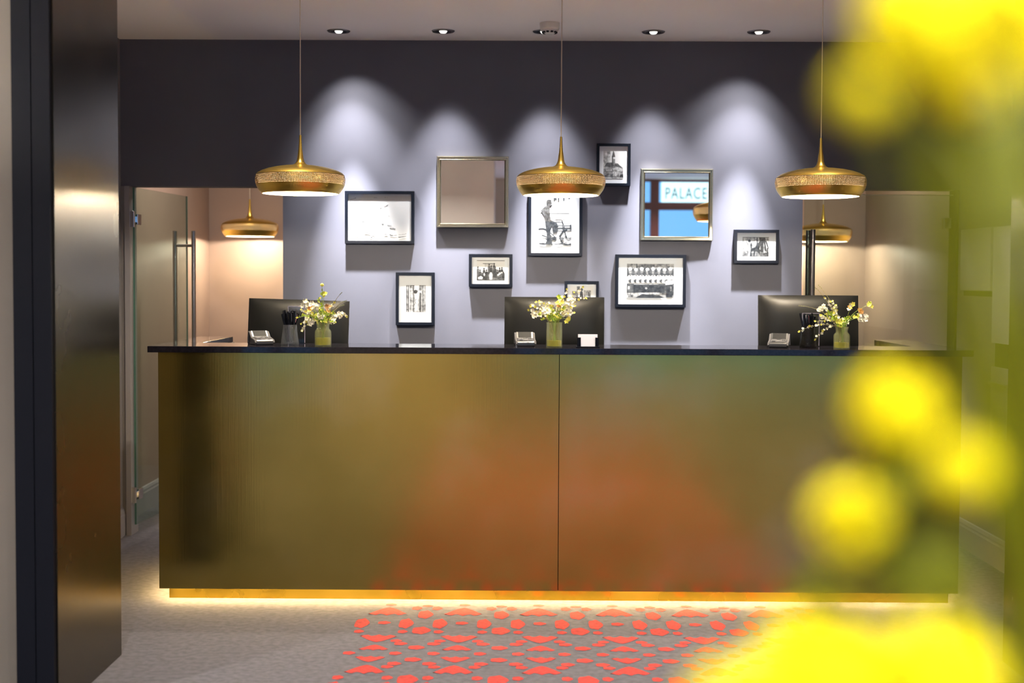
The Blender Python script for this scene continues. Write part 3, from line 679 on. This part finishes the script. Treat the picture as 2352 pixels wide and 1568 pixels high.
def pen_glass(px, label, pens_label, grp, n, tint, r=.038):
    p = P(px, 793, .13)
    t = thing('pen_glass', label, 'drinking glass', (p.x, .13, TOPZ))
    pr = [(0, .0), (r * 1.02, .0), (r * 1.08, .006), (r * 1.05, .016), (r * .92, .05), (r * .80, .092), (r * .76, .092), (r * .87, .05), (r * .98, .018), (r * .9, .010), (0, .010)]
    MB().lathe(pr, 40).build('tumbler', tint, t, smooth=True)
    for k in range(n):
        a = 2 * PI * k / n + rnd.uniform(-.2, .2); rb = r * .45 * (k % 2 + .6) / 1.6; rt = r * (.66 if k % 2 else .36)
        q = MB(); L = .128 + rnd.uniform(-.006, .010)
        b0 = Vector((rb * math.cos(a + 1), rb * math.sin(a + 1), .013)); d = Vector((rt * math.cos(a), rt * math.sin(a), .092)) - b0; d.normalize()
        q.tube([b0, b0 + d * .006, b0 + d * L], [.0012, .0042, .0044], 8)
        pen = q.build('pen', M['black'], smooth=True, loc=(p.x, .13, TOPZ))
        tag(pen, pens_label, 'pen', grp)
        cpn = MB().tube([b0 + d * L, b0 + d * (L + .008)], .0042, 8).build('push_button', M['black'], pen, smooth=True)
        e = d.cross(Vector((0, 0, 1))).normalized() * .005
        MB().tube([b0 + d * (L - .035) + e, b0 + d * (L + .002) + e], .0011, 6).build('clip', M['chrome'], pen, smooth=True)
pen_glass(666, 'clear tumbler of black pens beside the left vase', 'black pen standing in the tumbler at the left end of the counter', 'black pens in the left tumbler', 15, M['cupglass'])
pen_glass(1856, 'dark tumbler of black pens beside the right vase', 'black pen standing in the tumbler at the right part of the counter', 'black pens in the right tumbler', 14, glass('smoked_tumbler_glass', (.30, .30, .28), .02, .3), .036)
M['acrylic'] = glass('clear_acrylic', (.80, .80, .84), .05)
def acrylic(px0, px1, yt, label):
    a, c = P(px0, yt, .27), P(px1, yt, .27); w = c.x - a.x
    t = thing('acrylic_stand', label, 'display stand', ((a.x + c.x) / 2, .27, TOPZ))
    MB().box(-w / 2, w / 2, -.0015, .0015, .003, a.z - TOPZ).build('upright', M['acrylic'], t)
    MB().box(-w / 2, w / 2, -.035, .025, 0, .003).build('foot', M['acrylic'], t)
    f = MB().box(-w / 2, w / 2, -.002, .002, a.z - TOPZ - .002, a.z - TOPZ + .001); f.box(-w / 2 - .001, -w / 2 + .0015, -.002, .002, .003, a.z - TOPZ); f.box(w / 2 - .0015, w / 2 + .001, -.002, .002, .003, a.z - TOPZ)
    f.build('polished_edge', mat('lit_acrylic_edge', (.45, .40, .50), .2), t)
acrylic(662, 700, 703, 'clear upright acrylic stand behind the left tumbler of pens')
acrylic(1843, 1882, 719, 'clear upright acrylic stand behind the right tumbler of pens')
# business cards
p = P(1350, 796, .05)
ch = thing('card_holder', 'small dark card holder right of the middle vase', 'card holder', (p.x, .05, TOPZ))
MB().box(-.052, .052, -.028, .030, 0, .005).build('base', M['black'], ch, bevel=.001)
MB().box(-.047, -.032, -.018, -.015, .005, .045).box(.032, .047, -.018, -.015, .005, .045).box(-.047, .047, .014, .017, .005, .045).build('holder_walls', M['black'], ch)
cards = MB()
for k in range(8):
    cs = MB().box(-.043, .043, 0, .0007, 0, .054).build('business_card', mat('card_paper', (.92, .90, .92), .7) if k == 0 else bpy.data.materials['card_paper'], loc=(p.x, .05 - .013 + k * .003, TOPZ + .0055), rot=(-.22, 0, 0))
    tag(cs, 'blank white card standing in the dark holder by the middle monitor', 'card', 'white cards in the holder')

# ------------------------------------------------------------------ vases and bouquets
M['vaseglass'] = glass('pale_green_bubble_glass', (.93, .95, .80), .03, .9, body=(.80, .82, .45), milky=.10)
M['water'] = glass('yellowish_water', (.92, .90, .50), .1, .5, 1.1, body=(.85, .75, .06), milky=.45)
M['stem'] = mat('green_stem', (.20, .30, .04), .5); M['twig'] = mat('olive_twig', (.25, .22, .08), .6)
M['fleaf'] = mat('fresh_green_leaf', (.35, .50, .03), .5); M['fwhite'] = mat('cream_petal', (.85, .82, .62), .6)
M['fyel'] = mat('lemon_petal', (.85, .80, .12), .6); M['forg'] = mat('orange_petal', (.55, .27, .06), .6); M['fdark'] = mat('dark_calyx', (.10, .12, .03), .6)
def petal(b, c, d, r, mi=0, n=5, R=rnd):
    r *= 1.02
    d = d.normalized(); a = d.cross(Vector((.3, .5, .81))).normalized(); e = d.cross(a)
    for k in range(n):
        t = 2 * PI * k / n + R.uniform(-.2, .2); u = a * math.cos(t) + e * math.sin(t); s = u.cross(d)
        b.add([c, c + u * r * .55 + s * r * .40 + d * r * .25, c + u * r + d * r * .38, c + u * r * .55 - s * r * .40 + d * r * .25], [(0, 1, 2, 3)], mi)
def leafq(b, c, u, r, mi=0):
    s = u.cross(Vector((0, -1, .2))).normalized()
    b.add([c, c + u * r * .45 + s * r * .28, c + u * r, c + u * r * .45 - s * r * .28], [(0, 1, 2, 3)], mi)
def bouquet(vx, vy, neck, tips, label, seed, blabel):
    R = random.Random(seed)
    t = thing('flower_bouquet', label, 'bouquet', (vx, vy, TOPZ))
    o0 = Vector((vx, vy, TOPZ))
    for (px, py, kind) in tips:
        dy = R.uniform(-.05, .05)
        tip = P(px, py, vy + dy) - o0
        a = Vector((R.uniform(-.014, .014), R.uniform(-.014, .014), .012)); n0 = Vector((-a.x * .9 + tip.x * .10, -a.y * .9, neck))
        mid = (n0 + tip) * .5 + Vector((tip.x * -.12, 0, .02 + abs(tip.x) * .12))
        if kind.endswith('~'): mid = Vector((n0.x + (tip.x - n0.x) * .35, n0.y, max(neck, tip.z) + .035)); kind = kind[:-1]
        bez = lambda s: n0 * (1 - s) ** 2 + mid * 2 * s * (1 - s) + tip * s * s
        pts = [a] + [bez(k / 8) for k in range(9)]
        st = MB().tube(pts, [.0016] * 3 + [.0013] * 4 + [.0008] * 3, 5).build('flower_stem', M['twig'] if kind in ('t', 'w') else M['stem'], t, smooth=True)
        b = MB(); mats = [M['fwhite'], M['fleaf'], M['fyel'], M['forg'], M['fdark']]
        d = (tip - mid).normalized()
        if kind == 'y':
            b.ball(tip, .0085, 8, (1, 1, .9), 2, .12); leafq(b, bez(.8), Vector((R.uniform(-1, 1), 0, .6)).normalized(), .012, 1)
        elif kind == 'Y':
            for k in range(5): petal(b, tip + Vector((R.uniform(-.01, .01), R.uniform(-.01, .01), R.uniform(-.008, .008))), Vector((R.uniform(-1, 1), -1, R.uniform(0, 1))), .011, R.choice((2, 2, 1)))
        elif kind == 'o':
            for k in range(5): petal(b, tip + Vector((R.uniform(-.012, .012), R.uniform(-.01, .01), R.uniform(-.012, .012))), Vector((R.uniform(-1, 1), -1, R.uniform(0, 1))), .012, R.choice((3, 3, 2, 0)))
        elif kind == 'W':
            for k in range(12): petal(b, tip + Vector((R.uniform(-.018, .018), R.uniform(-.012, .012), R.uniform(-.014, .014))), Vector((R.uniform(-1, 1), -1, R.uniform(-.2, 1))), .010, 0)
        elif kind == 'w':
            for k in range(12):
                s = 1 - k * .06; c = bez(s) + Vector((R.uniform(-.007, .007), R.uniform(-.007, .007), R.uniform(-.006, .006)))
                petal(b, c, Vector((R.uniform(-1, 1), -1, R.uniform(-.5, 1))), R.uniform(.005, .008), 0 if k % 4 else 2)
                b.tube([bez(s), c], .0005, 4, 1)
        elif kind == 'g':
            for k in range(18):
                s = 1 - k * .045; u = Vector((R.uniform(-1, 1), R.uniform(-.6, .3), R.uniform(-.3, 1))).normalized(); leafq(b, bez(s), u, R.uniform(.010, .019), 1 if k % 3 else 2)
        elif kind == 't':
            for k in range(3): petal(b, bez(1 - k * .05), Vector((0, -1, .5)), .0028, 4)
        bl = b.build('blossom' if kind not in ('g', 't') else 'foliage', mats, st)
    return t
def vase(px, py, vy, r, h, shape, label, waterh=.4):
    p = P(px, py, vy)
    t = thing('glass_vase', label, 'vase', (p.x, vy, TOPZ))
    if shape == 'bottle': pr = [(r * .93, 0), (r, .004), (r * .99, h * .62), (r * .90, h * .69), (r * .76, h * .74), (r * .72, h * .80), (r * .80, h * .96), (r * .84, h)]
    else: pr = [(r * .95, 0), (r, .004), (r * .98, h * .3), (r, h * .6), (r * .97, h * .9), (r * 1.0, h)]
    inn = [(q - .003, max(z_, .006)) for q, z_ in pr][::-1]
    MB().lathe([(0, 0)] + pr + inn + [(0, .006)], 40).build('vessel', M['vaseglass'], t, smooth=True)
    wr = r - .0045; MB().lathe([(0, .007), (wr * .98, .007), (wr, h * waterh), (0, h * waterh)], 32).build('water', M['water'], t, smooth=True)
    return p.x
vx = vase(742, 797, .03, .037, .105, 'bottle', 'green tinted bottle shaped glass vase at the left end of the counter', .36)
bouquet(vx, .03, .10, [(740, 654, 'y'), (744, 676, 'Y'), (732, 684, 'g'), (703, 697, 'W'), (722, 700, 'W'), (690, 712, 'w'), (686, 729, 'g'), (702, 722, 'w'), (785, 672, 't'), (796, 690, 't'), (790, 700, 't'),
    (765, 697, 'w'), (716, 712, 'o'), (797, 724, 'w'), (768, 720, 'g'), (778, 724, 'W'), (764, 735, 'W'), (692, 742, 'w'), (690, 760, 'w~'), (712, 738, 'W'), (725, 735, 'g'), (750, 718, 'g'), (754, 708, 'o'), (735, 725, 'W'), (752, 742, 'g'), (718, 725, 'g'), (729, 704, 'g'), (738, 738, 'Y'), (772, 742, 'g')],
    'loose bouquet with tall yellow heads in the left vase', 11, '')
vx = vase(1273, 798, .03, .036, .112, 'cyl', 'straight green tinted glass vase in the middle of the counter', .28)
bouquet(vx, .03, .108, [(1234, 693, 'w'), (1240, 692, 'w'), (1217, 700, 'w'), (1215, 714, 'w'), (1258, 697, 'w'), (1285, 685, 'Y'), (1285, 698, 'o'), (1302, 664, 'w'), (1337, 661, 'w'), (1346, 683, 'w'), (1311, 692, 'W'), (1308, 702, 'W'),
    (1320, 700, 'w'), (1317, 716, 'w'), (1300, 720, 'W'), (1242, 722, 'g'), (1247, 735, 'g'), (1232, 722, 'W'), (1272, 722, 'W'), (1255, 712, 'W'), (1267, 705, 'g'), (1290, 730, 'g'), (1275, 735, 'g'), (1262, 728, 'g'), (1306, 735, 'Y'), (1288, 712, 'W'), (1298, 706, 'g')],
    'wide bouquet of small cream blossoms in the middle vase', 12, '')
vx = vase(1933, 802, .03, .036, .098, 'bottle', 'green tinted bottle shaped glass vase at the right part of the counter', .3)
bouquet(vx, .03, .095, [(1872, 660, 't'), (1880, 655, 't'), (1835, 702, 't'), (1895, 685, 'w'), (1911, 690, 'w'), (1888, 708, 'W'), (1903, 717, 'g'), (1882, 727, 'w'), (1875, 738, 'w'), (1834, 761, 'w~'), (1873, 779, 'w~'), (1957, 704, 'o'),
    (1998, 700, 'Y'), (1976, 718, 'o'), (1968, 728, 'Y'), (1952, 730, 'g'), (1925, 742, 'Y'), (1915, 722, 'w'), (1920, 735, 'g'), (1908, 735, 'g'), (1982, 731, 'W'), (1938, 740, 'W'), (1896, 722, 'g'), (1912, 708, 'w'), (1930, 752, 'g')],
    'windswept bouquet with trailing stems in the right vase', 13, '')

# ------------------------------------------------------------------ foreground bouquet, close to the lens
M['yball'] = mat('vivid_yellow_bloom', (.95, .88, .0), .8); M['yleaf'] = mat('lime_leaf', (.15, .17, .002), .6)
for k in ('yball', 'yleaf'):
    m = M[k]; tl = nd(m, 'ShaderNodeBsdfTranslucent'); tl.inputs[0].default_value = bsdf(m).inputs['Base Color'].default_value; mx = nd(m, 'ShaderNodeMixShader'); mx.inputs[0].default_value = .4
    ln(m, bsdf(m).outputs[0], mx.inputs[1]); ln(m, tl.outputs[0], mx.inputs[2]); ln(m, mx.outputs[0], m.node_tree.nodes['Material Output'].inputs[0])
VX, VY, VZ = .235, -5.08, 1.10
tbl = thing('pedestal_table', 'small round table under the yellow flowers, below the picture edge', 'table', (VX, VY, 0))
MB().lathe([(0, .73), (.26, .73), (.265, .74), (.26, .75), (0, .75)], 48).build('tabletop', M['stone'], tbl, smooth=True)
MB().lathe([(0, .02), (.03, .02), (.025, .73), (0, .73)], 24).build('column', M['gold'], tbl, smooth=True)
MB().lathe([(0, 0), (.18, 0), (.18, .012), (.03, .02)], 40).build('foot', M['gold'], tbl, smooth=True)
vs_ = thing('floor_vase', 'tall narrow vase holding the yellow flowers, below the picture edge', 'vase', (VX, VY, .75))
MB().lathe([(0, 0), (.055, 0), (.07, .06), (.065, .16), (.035, .28), (.03, .33), (.036, .35), (.032, .35), (.026, .33), (.03, .28), (.058, .16), (.06, .05), (0, .008)], 40).build('vessel', M['vaseglass'], vs_, smooth=True)
FY = [  # px, py, distance, radius px, kind, label
    (2055, 935, .50, 105, 'b', 'blurred yellow flower over the counter front, highest of the lower three'),
    (2205, 1075, .42, 76, 'b', 'blurred yellow flower at the right end of the counter'),
    (1955, 1190, .50, 98, 'b', 'blurred yellow flower left of its neighbours over the counter front'),
    (2120, 1320, .44, 120, 'l', 'blurred lime green leaf cluster low in front of the counter base'),
    (1900, 1560, .46, 185, 'b', 'biggest blurred yellow flower at the bottom edge'),
    (2150, 1560, .44, 150, 'b', 'blurred yellow flower at the bottom right corner'),
    (1700, 1650, .42, 135, 'b', 'blurred yellow flower rising from the bottom edge, leftmost of the bottom ones'),
    (2250, 110, .48, 175, 'b', 'brightest blurred yellow flower in the top right corner'),
    (2090, 50, .46, 120, 'b', 'blurred pale yellow flower touching the top edge'),
    (1985, 215, .36, 62, 'b', 'blurred golden flower left of the top right bloom'),
    (2330, 30, .40, 110, 'b', 'blurred golden flower cut off at the top right corner'),
    (2080, 1070, .52, 105, 'l', 'blurred lime green leaf cluster between the yellow flowers over the counter front'),
    (1890, 1360, .46, 80, 'l', 'blurred lime green leaf cluster just above the biggest bottom flower'),
    (2270, 420, .40, 130, 'l', 'blurred lime green leaf cluster below the top right flowers'),
]
fr_ = random.Random(4)
for (px, py, d, r, kind, lab) in FY:
    d *= .86; c = P(px, py, CAM.y + d); R_ = r / F * d
    t = thing('yellow_flower' if kind == 'b' else 'leaf_sprig', lab, 'flower' if kind == 'b' else 'leaves', (VX, VY, VZ - .2), group='blurred yellow flowers in the foreground')
    o0 = Vector((VX, VY, VZ - .2)); a = Vector((fr_.uniform(-.015, .015), fr_.uniform(-.015, .015), -.02)); nk = Vector((fr_.uniform(-.02, .02), fr_.uniform(-.02, .02), .2)); tip = c - o0
    dv = tip - nk; mid = nk + dv * .5 + Vector((.05 + .03 * fr_.random(), .06 + max(0, tip.z - .4) * .10, .02))
    bez = lambda s: nk * (1 - s) ** 2 + mid * 2 * s * (1 - s) + tip * s * s
    MB().tube([a] + [bez(k / 10) for k in range(11)], [.0022] * 12, 6).build('stem', M['yleaf'], t, smooth=True)
    b = MB()
    if kind == 'b':
        b.ball(tip, R_ * .8, 20, (1, 1, .92), 0, .05)
        for k in range(46):
            z_ = 1 - 2 * (k + .5) / 46; th = k * 2.39996; q = math.sqrt(1 - z_ * z_); u = Vector((q * math.cos(th), q * math.sin(th), z_ * .92))
            b.ball(tip + u * R_ * .86, R_ * .17, 6)
        b.build('flower_head', M['yball'], t, smooth=True)
    else:
        for k in range(7):
            u = Vector((fr_.uniform(-1, 1), fr_.uniform(-.3, .3), fr_.uniform(-.6, 1))).normalized(); s = u.cross(Vector((0, -1, 0))).normalized(); L = R_ * 1.15
            rows = []
            for j in range(6):
                f_ = j / 5; wd = L * .34 * math.sin(PI * min(1, f_ * .95 + .05)); cc = tip + u * L * f_ + Vector((0, .15 * L * f_ * f_, 0))
                rows += [cc - s * wd, cc + Vector((0, .1 * wd, 0)), cc + s * wd]
            b.add(rows, [(j * 3 + i, j * 3 + i + 1, j * 3 + 4 + i, j * 3 + 3 + i) for j in range(5) for i in range(2)])
        b.build('leaf_blades', M['yleaf'], t, smooth=True)
# long arching leaves right beside the lens
for i, (pts, wd, lab) in enumerate([
        ([(2330, 1700, .36), (2350, 1250, .31), (2330, 800, .29), (2280, 420, .29), (2160, 250, .30)], .0016, 'blurred long leaf blade rising along the right edge, curving left at its tip'),
        ([(2420, 1700, .34), (2400, 1200, .28), (2370, 700, .25), (2330, 250, .25)], .003, 'blurred upright leaf blade at the very right edge'),
        ([(2250, 1700, .40), (2230, 1450, .38), (2200, 1300, .37), (2100, 1230, .37)], .003, 'blurred short leaf blade leaning left below the lower flowers'),
        ([(2200, 560, .34), (2290, 380, .33), (2330, 260, .33), (2260, 150, .34)], .006, 'blurred broad leaf blade under the top right flowers')]):
    w3 = [P(x, y, CAM.y + d) for x, y, d in pts]; base_ = Vector((VX + .01 * i, VY + .01, VZ - .15)); w3 = [base_, Vector((VX + .02, VY - .02, VZ + .02))] + w3
    def cr(s):
        n = len(w3) - 1; k = min(int(s * n), n - 1); u = s * n - k; a, b_, c, d = w3[max(k - 1, 0)], w3[k], w3[k + 1], w3[min(k + 2, n)]
        return .5 * ((2 * b_) + (c - a) * u + (2 * a - 5 * b_ + 4 * c - d) * u * u + (-a + 3 * b_ - 3 * c + d) * u ** 3)
    N = 30; rows = []; b = MB(); o0 = Vector((VX, VY, VZ - .2))
    for k in range(N + 1):
        s = k / N; q = cr(s) - o0; wdt = wd * min(1, .25 + s * 3) * min(1, (1 - s) * 4 + .02); rows += [q + Vector((-wdt, 0, 0)), q + Vector((0, wdt * .3, 0)), q + Vector((wdt, 0, 0))]
    b.add(rows, [(j * 3 + i_, j * 3 + i_ + 1, j * 3 + 4 + i_, j * 3 + 3 + i_) for j in range(N) for i_ in range(2)])
    lf = b.build('long_leaf', M['yleaf'], smooth=True, loc=o0); tag(lf, lab, 'leaf', 'blurred long leaves in the foreground')

# ------------------------------------------------------------------ lobby lighting
for (x, y, lab) in ((-2.9, -3.2, 0), (-.9, -3.2, 1), (1.3, -3.2, 2), (3.2, -3.2, 3), (1.2, -6.8, 4), (2.6, -6.8, 5), (-2.9, -6.8, 6)):
    pass
FRONT = [(-2.9, -3.2), (-.9, -4.1), (1.1, -3.0), (3.2, -3.2), (1.3, -7.0), (2.9, -7.0), (-2.9, -7.0)]  # unseen downlights added as general room fill
LAB = ['lobby downlight on the ceiling far left ahead of the camera', 'lobby downlight left of centre ahead of the camera', 'lobby downlight right of centre ahead of the camera', 'lobby downlight far right ahead of the camera',
       'lobby downlight behind the camera near the street window', 'lobby downlight behind the camera far right near the street window', 'lobby downlight behind the camera far left near the street window']
for (x, y), lb in zip(FRONT, LAB):
    downlight(x, y, lb)['group'] = 'lobby downlights'
    l = bpy.data.lights.new('lobby_light', 'AREA'); l.shape = 'DISK'; l.size = .12; l.energy = 27; l.color = (1, .94, .88); l.spread = math.radians(150)
    o = bpy.data.objects.new('lobby_light', l); C.objects.link(o); o.location = (x, y, CEIL - .02)
spot((.75, -6.1, CEIL - .03), (.2, -5.15, 1.45), 140, 36, .7, (1, .92, .70), .04, 'flower_spot')  # unseen spot added to light the flowers from the camera side
for x, lb in ((-1.75, 'back room ceiling downlight behind the left opening'), (2.05, 'back room ceiling downlight behind the right glass door')):
    downlight(x, 2.5, lb)  # unseen downlight added so that the back room walls show
    l = bpy.data.lights.new('back_room_light', 'AREA'); l.shape = 'DISK'; l.size = .12; l.energy = 10; l.color = (1, .86, .74)
    o = bpy.data.objects.new('back_room_light', l); C.objects.link(o); o.location = (x, 2.5, CEIL - .02)
for x, lb in ((-2.75, 'tall uplighter floor lamp in the lobby left of the portal, outside the picture'), (3.1, 'tall uplighter floor lamp in the lobby right of the portal, outside the picture')):
    t = thing('floor_lamp', lb, 'floor lamp', (x, -2.25, 0))  # invented lamp out of view, added to brighten the reception ceiling
    MB().lathe([(0, 0), (.15, 0), (.15, .015), (.02, .03), (0, .03)], 40).build('base', M['gold'], t, smooth=True)
    MB().tube([(0, 0, .02), (0, 0, 1.66)], .011, 16).build('pole', M['gold'], t, smooth=True)
    MB().lathe([(.01, 1.65), (.08, 1.67), (.14, 1.72), (.17, 1.78), (.167, 1.78), (.135, 1.725), (.075, 1.677), (0, 1.66)], 48).build('bowl_shade', M['gold'], t, smooth=True)
    MB().ball((0, 0, 1.705), .022, 12).build('bulb', M['bulb'], t, smooth=True)
    l = bpy.data.lights.new('uplight', 'POINT'); l.energy = 55; l.color = (1, .92, .84); l.shadow_soft_size = .03
    o = bpy.data.objects.new('uplight', l); C.objects.link(o); o.parent = t; o.location = (0, 0, 1.76)
# reception ceiling wash, just ahead of the picture edge
for x in (-1.0, .18, 1.4):
    downlight(x, -.25, {-1.0: 'reception ceiling downlight in front of the left pendant', .18: 'reception ceiling downlight in front of the middle pendant', 1.4: 'reception ceiling downlight in front of the right pendant'}[x])
    spot((x, -.25, CEIL - .03), (x, .05, 1.0), 46, 62, .9, (1, .90, .78), .03)

# ------------------------------------------------------------------ view
sc = bpy.context.scene
sc.view_settings.view_transform = 'Standard'; sc.view_settings.look = 'None'; sc.view_settings.gamma = 1; sc.view_settings.use_curve_mapping = False
sc.view_settings.exposure = 1.45
sc.cycles.max_bounces = 10; sc.cycles.transparent_max_bounces = 24; sc.cycles.sample_clamp_indirect = 8; sc.cycles.blur_glossy = .5
